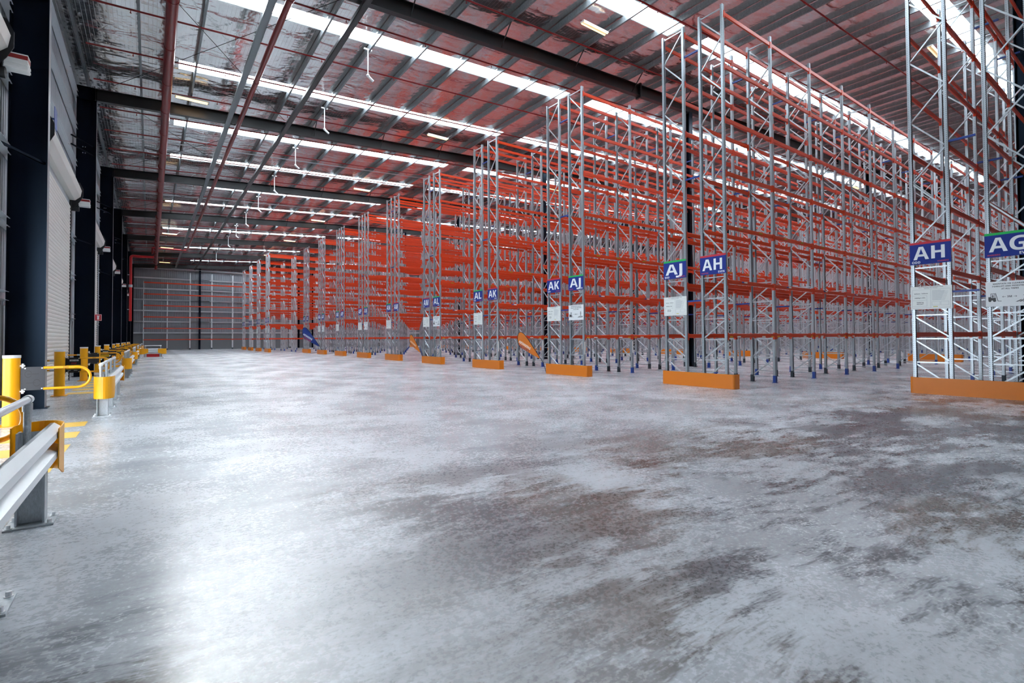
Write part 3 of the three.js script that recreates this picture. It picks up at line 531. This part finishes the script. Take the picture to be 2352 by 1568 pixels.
// ------------------------------------------------------------------ teardrop flags leaning off the rack ends
{
  const outline = [[0, 0], [-90, 142], [-200, 312], [-340, 532], [-420, 642], [-470, 692], [-525, 717], [-565, 697], [-585, 647], [-595, 572], [-585, 482], [-560, 402], [-500, 342], [-320, 232], [-180, 152], [-95, 104]].map(([x, y]) => [x / 527, y / 527]);
  const art = (bg, t1, t2) => canvasTexture(512, 512, (g) => { // canvas spans x -1.2..0.1, y 0..1.4
    g.fillStyle = bg; g.fillRect(0, 0, 512, 512); g.save(); const px = (x) => (x + 1.2) / 1.3 * 512, py = (y) => 512 - y / 1.4 * 512;
    g.translate(px(-1.1), py(0.92)); g.rotate(0.56); g.fillStyle = t1; g.font = 'bold 54px sans-serif'; g.fillText('HENNING', 4, 0, 236); g.fillStyle = t2; g.fillText('HARDERS', -2, 50, 240); g.fillStyle = t1; g.font = 'bold 15px sans-serif'; g.fillText('www.henningharders.com', 6, 72, 230); g.restore();
  });
  const flag = (pos, scale, yaw, tex, label) => {
    const o = thing('teardrop_flag', label, 'flag', pos); o.rotation.y = yaw; o.scale.setScalar(scale);
    const s = new THREE.Shape(outline.slice(1).map((q) => new THREE.Vector2(...q))), g = new THREE.ExtrudeGeometry(s, { depth: 0.006, bevelEnabled: false, curveSegments: 3 });
    const p = g.attributes.position, u = g.attributes.uv; for (let k = 0; k < p.count; k++) u.setXY(k, (p.getX(k) + 1.2) / 1.3, p.getY(k) / 1.4);
    part('sail', g, std({ map: tex, roughness: 0.6, side: THREE.DoubleSide }), o);
    const c = new THREE.CatmullRomCurve3(outline.slice(0, 13).map((q) => V(q[0], q[1], 0.003))); part('pole', new THREE.TubeGeometry(c, 40, 0.012, 8), M.blackDull, o); part('ground_spike', tube(V(0, 0, 0.003), V(0.12, -0.42, 0.003), 0.012, 8), M.blackDull, o);
  };
  const perp = (x, w) => Math.PI / 2 - Math.atan2(w, x) - 0.0; // turned to stand square to the open floor
  flag([A - 0.02, 0.43, -16.98], 1, -0.69, art('#e0791c', '#f6eee6', '#6a2a5a'), 'orange teardrop flag leaning beside the AK ODD rack end');
  flag([A - 0.02, 0.43, -29.0], 0.98, -1.2, art('#d9761e', '#f3e6d8', '#8a4a3a'), 'folded orange teardrop flag leaning beside the AM ODD rack end');
  flag([A - 0.06, 0.43, -51.6], 1.65, -0.4, art('#0d2f7e', '#eef0f6', '#b4464a'), 'blue teardrop flag leaning out before the AR and AS rack ends');
}

// ------------------------------------------------------------------ guard rails with handrails by the dock doors
{
  const wave = (() => { const pts = [[-0.075, -0.155], [-0.055, -0.155], [0, -0.11], [0, -0.055], [-0.06, -0.02], [-0.06, 0.02], [0, 0.055], [0, 0.11], [-0.055, 0.155], [-0.075, 0.155]]; return new THREE.Shape([...pts, ...pts.slice().reverse().map(([a, b]) => [a - 0.006, b])].map((q) => new THREE.Vector2(...q))); })();
  const rail = (len) => { const g = new THREE.ExtrudeGeometry(wave, { depth: len, bevelEnabled: false }); g.translate(0, 0.67, -len); return g; };
  const bull = (dir) => { // yellow band bent round the rail's end
    const s = new THREE.Shape(), o = [], n = []; for (let k = 0; k <= 14; k++) { const a = -Math.PI / 2 + Math.PI * k / 14; o.push([-0.15 - 0.165 * Math.sin(a) * -1, 0.3 * Math.cos(a)]); n.push([-0.15 + 0.157 * Math.sin(a), 0.292 * Math.cos(a)]); }
    const q = [[0.015, -0.28], ...o.slice().reverse(), [-0.315, -0.1], [-0.307, -0.1], ...n, [0.007, -0.28]];
    q.forEach(([a, b], k) => (k ? s.lineTo(a, b) : s.moveTo(a, b)));
    const g = new THREE.ExtrudeGeometry(s, { depth: 0.44, bevelEnabled: false }); g.rotateX(-Math.PI / 2); g.translate(0, 0.38, 0); { const p = g.attributes.position; for (let k = 0; k < p.count; k++) { const t = p.getX(k) > -0.06 ? smooth(-0.02, 0.3, p.getZ(k)) : 0; p.setY(k, 0.645 + (p.getY(k) - 0.6) * (1 - 0.24 * t) - 0.045 * (1 - t)); } g.computeVertexNormals(); } if (dir < 0) g.scale(1, 1, -1), flipFaces(g); return g;
  };
  const flipFaces = (g) => { const p = g.attributes; for (const n of ['position', 'normal', 'uv']) { const a = p[n], k = a.itemSize, d = a.array; for (let i = 0; i < a.count; i += 3) for (let c = 0; c < k; c++) { const t = d[(i + 1) * k + c]; d[(i + 1) * k + c] = d[(i + 2) * k + c]; d[(i + 2) * k + c] = t; } } };
  const post = merge([box(-0.27, -0.255, 0.014, 0.78, 0.075, -0.075), box(-0.1, -0.085, 0.014, 0.78, 0.075, -0.075), box(-0.255, -0.1, 0.014, 0.78, 0.004, -0.004)]);
  const plate = box(-0.33, -0.02, 0, 0.014, 0.15, -0.15);
  const bolt = merge([[-0.3, 0.11], [-0.3, -0.11], [-0.05, 0.11], [-0.05, -0.11]].map(([x, z]) => merge([new THREE.CylinderGeometry(0.016, 0.016, 0.03, 6).translate(x, 0.03, z), new THREE.CylinderGeometry(0.024, 0.024, 0.005, 10).translate(x, 0.016, z)])));
  const tubeV = merge([new THREE.CylinderGeometry(0.026, 0.026, 0.56, 14).translate(-0.21, 0.76, 0), new THREE.CylinderGeometry(0.034, 0.034, 0.07, 14).translate(-0.21, 0.99, 0)]);
  const make = (w0, n, step, label, x) => {
    const L = (n - 1) * step, o = thing('guard_rail', label, 'guard rail', [x, 0, -w0]);
    part('rail_beam', rail(L + 0.3), M.zincSmooth, o, [0, 0, 0.15]);
    for (let k = 0; k < n; k++) { const z = -k * step, p = part('post', post, M.zinc, o, [0, 0, z]); part('base_plate', plate, M.zinc, p); part('anchor_bolt', bolt, M.zincSmooth, p); part('handrail_post', tubeV, M.zinc, o, [0, 0, z]); }
    const hr = merge([tube(V(-0.21, 1.055, 0.03), V(-0.21, 1.055, -L - 0.03), 0.029, 16), new THREE.SphereGeometry(0.031, 12, 8).translate(-0.21, 1.055, 0.035), new THREE.SphereGeometry(0.031, 12, 8).translate(-0.21, 1.055, -L - 0.035), ...Array.from({ length: n }, (_, k) => tube(V(-0.21, 1.055, -k * step + 0.05), V(-0.21, 1.055, -k * step - 0.05), 0.037, 14))]);
    part('handrail', hr, M.zincSmooth, o);
    part('bullnose', bull(-1), M.yellow, o, [0.0, 0, 0.1]); part('bullnose', bull(1), M.yellow, o, [0.0, 0, -L - 0.1]);
    return o;
  };
  make(0.7, 4, 1.73, 'nearest galvanised guard rail, running out of the photo at the left edge', -0.63);
  make(13.3, 4, 1.62, 'galvanised guard rail with a yellow end cap standing before the second steel column', -0.60);
  for (let k = 1; k < 6; k++) make(13.3 + DD * k, 4, 1.62, `galvanised guard rail with yellow end caps, ${ORD[k + 1]} from the camera`, -0.60);
  // short cross guard beyond, standing square to the others, with a red plate
  const o = make(50.4, 2, 1.0, 'short guard rail standing crosswise with two yellow end caps and a red plate', 0.2); o.rotation.y = Math.PI / 2; o.position.set(0.95, 0, -50.2); o.rotation.y = Math.PI / 2; o.position.x = 0.9;
  o.rotation.y = -Math.PI / 2; o.position.set(-0.28, 0, -50.2);
  part('red_plate', box(-0.25, -0.12, 0.05, 0.38, 0.1, -1.1), M.redBright, o); part('kerb', box(-0.2, -0.08, 0, 0.14, 0.2, -1.2), M.white, o);

  // bollards with swing gates
  const bw = [6.4, 12.78, 18.8, 25.18]; for (let k = 1; k < 5; k++) bw.push(18.8 + DD * k, 25.18 + DD * k);
  const pushTex = canvasTexture(256, 32, (g) => { g.fillStyle = '#f2a900'; g.fillRect(0, 0, 256, 32); g.fillStyle = '#2a2416'; g.font = 'bold 26px sans-serif'; g.textAlign = 'center'; g.fillText('PUSH', 150, 26); });
  const plateTex = canvasTexture(256, 256, (g) => { g.fillStyle = '#23242c'; g.fillRect(0, 0, 256, 256); g.strokeStyle = '#101116'; g.lineWidth = 7; for (const [x, y] of [[80, 78], [170, 176]]) { g.beginPath(); g.arc(x, y, 36, 0.5, 6.0); g.stroke(); g.beginPath(); g.moveTo(x - 12, y); g.lineTo(x + (x < 100 ? 110 : -110), y); g.stroke(); } });
  const stopTex = canvasTexture(256, 256, (g) => { g.fillStyle = '#0d0d0f'; g.fillRect(0, 0, 256, 256); g.fillStyle = '#cfd4d2'; g.fillRect(70, 36, 150, 26); g.fillStyle = '#0d0d0f'; g.font = 'bold 18px sans-serif'; g.textAlign = 'center'; g.fillText('SAFETY GATE', 145, 56); g.fillStyle = '#b51d24'; g.font = 'bold 40px sans-serif'; g.fillText('STOP', 140, 112); g.fillStyle = '#d8a916'; g.fillRect(8, 124, 244, 72); g.fillStyle = '#1c1a10'; g.font = 'bold 24px sans-serif'; g.fillText('LOOK BOTH WAYS', 130, 168); g.fillStyle = '#c4c8c8'; g.fillRect(40, 212, 50, 8); g.fillRect(140, 212, 60, 8); });
  const pm = std({ map: pushTex, roughness: 0.4 }), plm = std({ map: plateTex, roughness: 0.35 }), stm = std({ map: stopTex, roughness: 0.4 });
  bw.forEach((w, i) => {
    const side = i % 2 ? 'far' : 'near', dn = ORD[Math.floor(i / 2)];
    const b = thing('bollard', `yellow bollard with silver cap at the ${side} side of the ${dn} dock door`, 'bollard', [-2.04, 0, -w], 'yellow door bollards');
    part('tube', new THREE.CylinderGeometry(0.118, 0.118, 1.25, 28).translate(0, 0.625, 0), M.yellow, b); part('cap', new THREE.CylinderGeometry(0.124, 0.124, 0.05, 28).translate(0, 1.262, 0), M.zincSmooth, b);
    part('flange', merge([box(-0.17, 0.17, 0, 0.016, 0.17, -0.17)]), M.yellowDark, b);
    if (i > 1) for (const y of [0.72, 0.99]) { part('return_tube', tube(V(-0.12, y, 0.02), V(-0.5, y, 0.02), 0.024, 10), M.yellowDark, b); part('coupling', tube(V(-0.11, y, 0.02), V(-0.2, y, 0.02), 0.031, 10), M.zinc, b); }
    const g = thing('swing_gate', `yellow swing gate with dark plate on the ${side} bollard of the ${dn} dock door`, 'gate', [-1.92, 0, -w], 'yellow swing gates');
    const pt = part('hinge_plate', new THREE.BoxGeometry(0.33, 0.43, 0.012), M.blackDull, g, [0.165, 0.85, 0.0]); const face = i % 2 ? plm : stm; pt.material = [M.blackDull, M.blackDull, M.blackDull, M.blackDull, face, M.blackDull];
    part('hinge_bolt', merge([[0.06, 0.66], [0.06, 1.04], [0.29, 0.66], [0.29, 1.04]].map(([x, y]) => new THREE.CylinderGeometry(0.012, 0.012, 0.012, 8).rotateX(Math.PI / 2).translate(x, y, 0.01))), M.zincSmooth, g);
    part('hinge', merge([0.62, 1.09].map((y) => merge([tube(V(-0.02, y, 0.02), V(0.06, y, 0.02), 0.014, 8), tube(V(0.03, y - 0.04, 0.02), V(0.03, y + 0.04, 0.02), 0.018, 8)]))), M.zincSmooth, g);
    const c = new THREE.CurvePath(), R = 0.195; c.add(new THREE.LineCurve3(V(0.31, 1.045, 0), V(0.79, 1.045, 0)));
    const pts = []; for (let k = 0; k <= 12; k++) { const a = Math.PI / 2 - Math.PI * k / 12; pts.push(V(0.79 + R * Math.cos(a), 0.85 + R * Math.sin(a), 0)); } c.add(new THREE.CatmullRomCurve3(pts)); c.add(new THREE.LineCurve3(V(0.79, 0.655, 0), V(0.31, 0.655, 0)));
    part('gate_tube', new THREE.TubeGeometry(c, 60, 0.024, 10), M.yellow, g);
    part('push_label', new THREE.BoxGeometry(0.3, 0.04, 0.003), pm, g, [0.6, 1.045, 0.0245]);
  });
}

// ------------------------------------------------------------------ services under the roof
{
  const pipe = (name, label, cat, a, b, r, mat, group, extra) => { const o = thing(name, label, cat, [0, 0, 0], group); part('tube', tube(a, b, r, 20), mat, o); if (extra) extra(o); return o; };
  const couplings = (o, x, y, w0, w1, step, r, mat) => { for (let w = w0; w < w1; w += step) part('coupling', tube(V(x, y, -w), V(x, y, -w - 0.09), r, 20), mat, o); };
  pipe('main_pipe', 'thick dark red fire main running the length of the hall along the dock wall', 'pipe', V(0.46, 11.95, -1), V(0.6, 11.95, -84.5), 0.165, M.redPipe, null, (o) => { couplings(o, 0.49, 11.95, 3, 84, 3.05, 0.18, M.redPipe); part('elbow', new THREE.TorusGeometry(0.3, 0.165, 12, 12, Math.PI / 2).rotateY(Math.PI / 2).rotateX(Math.PI).translate(0.6, 11.65, -84.5), M.redPipe, o); part('drop', tube(V(0.6, 11.65, -84.8), V(0.6, 11.2, -84.8), 0.165, 16), M.redPipe, o); });
  pipe('sprinkler_main', 'dark red sprinkler main beside the grey cable tray', 'pipe', V(3.4, 11.98, -1), V(3.45, 11.98, -70), 0.1, M.redPipe, null, (o) => { couplings(o, 3.42, 11.98, 4, 69, 6.1, 0.115, M.redPipe); part('cross_pipe', tube(V(3.45, 11.98, -70), V(0.15, 11.98, -70), 0.1, 16), M.red, o); part('drop', tube(V(0.15, 11.98, -70), V(0.15, 11.3, -70), 0.09, 16), M.redPipe, o); });
  { const o = thing('cable_tray', 'grey galvanised cable tray running beside the red sprinkler main', 'cable tray'), z0 = -1, z1 = -88, x0 = 2.9, x1 = 3.1; part('tray', merge([box(x0, x1, 12.05, 12.056, z0, z1), box(x0, x0 + 0.006, 12.05, 12.15, z0, z1), box(x1 - 0.006, x1, 12.05, 12.15, z0, z1)]), M.tray, o); for (const w of colW) part('hanger', box(2.98, 3.02, 12.12, roofY(3, 0.5), -w - 0.14, -w - 0.17), M.conduit, o); }
  { const o = thing('roof_strut', 'black steel strut running lengthwise just below the rafters', 'strut'), z0 = -1.5, z1 = -FARW + 0.3; part('channel', merge([box(5.4, 5.6, 12.16, 12.175, z0, z1), box(5.4, 5.412, 12.16, 12.3, z0, z1), box(5.588, 5.6, 12.16, 12.3, z0, z1)]), M.rafter, o); }
  for (let k = -2; k <= 24; k++) { // sprinkler range pipes across the hall
    const w = 14.6 + 3.15 * k, off = 0.62, o = thing('sprinkler_pipe', `thin dark red sprinkler pipe crossing under the purlins, ${ORD[k + 2]} from the near end`, 'pipe', [0, 0, 0], 'sprinkler range pipes');
    const a = V(-2.0, roofY(-2, off), -w), b = V(68, roofY(68, off), -w); part('tube', tube(a, b, 0.032, 12), M.red, o);
    const hd = []; for (let x = -0.6; x < 60; x += 3.1) hd.push(new THREE.CylinderGeometry(0.012, 0.02, 0.09, 6).translate(x, roofY(x, off - 0.07), -w), new THREE.CylinderGeometry(0.028, 0.028, 0.008, 8).translate(x, roofY(x, off - 0.12), -w), tube(V(x + 1.2, roofY(x + 1.2, off), -w), V(x + 1.24, roofY(x + 1.24, off), -w), 0.042, 10));
    part('sprinkler_heads', merge(hd), M.red, o).userData.kind = 'stuff';
  }
  // bright conduits across the hall
  [[34.3, 0.64], [46.9, 0.64], [59.6, 0.64], [72.4, 0.64]].forEach(([w, off], k) => single('conduit', tube(V(-1.8, roofY(-1.8, off), -w), V(40, roofY(40, off), -w), 0.03, 10), M.conduit, `bright galvanised conduit crossing under the roof, ${ORD[k]} from the near end`, 'conduit', null, 'roof conduits'));
  single('conduit', tube(V(2.5, 12.2, -FARW + 0.6), V(20, 12.12, -FARW + 0.6), 0.035, 10), M.conduit, 'bright conduit running across the top of the far wall', 'conduit', null, 'roof conduits');
  // fire riser in the far corner
  { const o = thing('fire_riser', 'bright red vertical fire riser pipe in the far left corner', 'pipe'); part('riser', tube(V(-1.85, 3.7, -72.5), V(-1.85, 11.0, -72.5), 0.14, 16), M.redBright, o); part('elbow', new THREE.TorusGeometry(0.25, 0.14, 10, 10, Math.PI / 2).rotateY(0).rotateZ(Math.PI / 2).translate(-1.6, 11.0, -72.5), M.redBright, o); part('branch', tube(V(-1.6, 11.25, -72.5), V(0.3, 11.25, -72.5), 0.14, 16), M.redBright, o); part('bracket', merge([box(-1.85, WALL, 5, 5.06, -72.4, -72.6), box(-1.85, WALL, 9, 9.06, -72.4, -72.6)]), M.zinc, o); part('valve', tube(V(-1.85, 7.6, -72.5), V(-1.85, 7.9, -72.5), 0.19, 12), M.zinc, o); }
  // white droppers with angled heads hanging from the roof
  [[7.02, 13.32, 13.2], [7.02, 13.32, 19.5], [7.05, 13.32, 25.8], [7.1, 13.33, 32.25], [7.12, 13.33, 38.7], [7.1, 13.33, 45.1], [7.09, 13.33, 51.5], [7.09, 13.33, 58], [7.09, 13.33, 64.4], [7.09, 13.33, 77]].forEach(([x, y, w], k) => {
    const o = thing('ceiling_dropper', `white hanging dropper with an angled head below the roof, ${ORD[k]} from the near end`, 'dropper', [x, y - 0.16, -w], 'white hanging droppers');
    part('stem', tube(V(0, 0, 0), V(0, -1.0, 0), 0.022, 10), M.white, o); part('clamp', box(-0.16, 0.16, -0.02, 0.03, 0.03, -0.03), M.white, o);
    part('joint', new THREE.SphereGeometry(0.065, 14, 10).translate(0, -1.05, 0), M.white, o); part('head', tube(V(0, -1.07, 0), V(0.2, -1.25, 0.05), 0.05, 12), M.white, o);
  });
  // twin-tube batten lights
  const lights = [[1.5, 27.28], [1.5, 40.75], [1.55, 53.6], [1.6, 63.6], [1.6, 73.35], [1.65, 87.6], [13.63, 13.37], [13.55, 26.05], [13.5, 38.85], [13.5, 51.6], [13.5, 64.2], [13.5, 77], [28.0, 6.74], [27.5, 19.4], [27.5, 32], [41, 13.2], [41, 26], [54, 19]];
  lights.forEach(([x, w], k) => {
    const y = roofY(x, 0.5), o = thing('batten_light', `twin-tube batten light glowing warm under the roof, ${x < 3 ? ORD[k] + ' along the dock wall' : x < 15 ? ORD[k - 6] + ' above the rack ends' : ORD[k - 12] + ' above the racks'}`, 'light', [x, y, -w], 'warm batten lights');
    part('body', new THREE.BoxGeometry(1.32, 0.045, 0.2), M.lampBody, o, [0, 0.05, 0]);
    for (const z of [-0.07, 0.07]) part('light_tube', tube(V(-0.62, 0, z), V(0.62, 0, z), 0.02, 10), M.lampTube, o);
    part('cable', tube(V(0.6, 0.06, 0), V(0.95, 0.36, -0.02), 0.008, 6), M.white, o);
    const l = new THREE.RectAreaLight(0xffc98a, 10, 1.25, 0.18); l.position.set(x, y - 0.03, -w); l.rotation.x = -Math.PI / 2; scene.add(l);
  });
}

renderer.render(scene, camera);
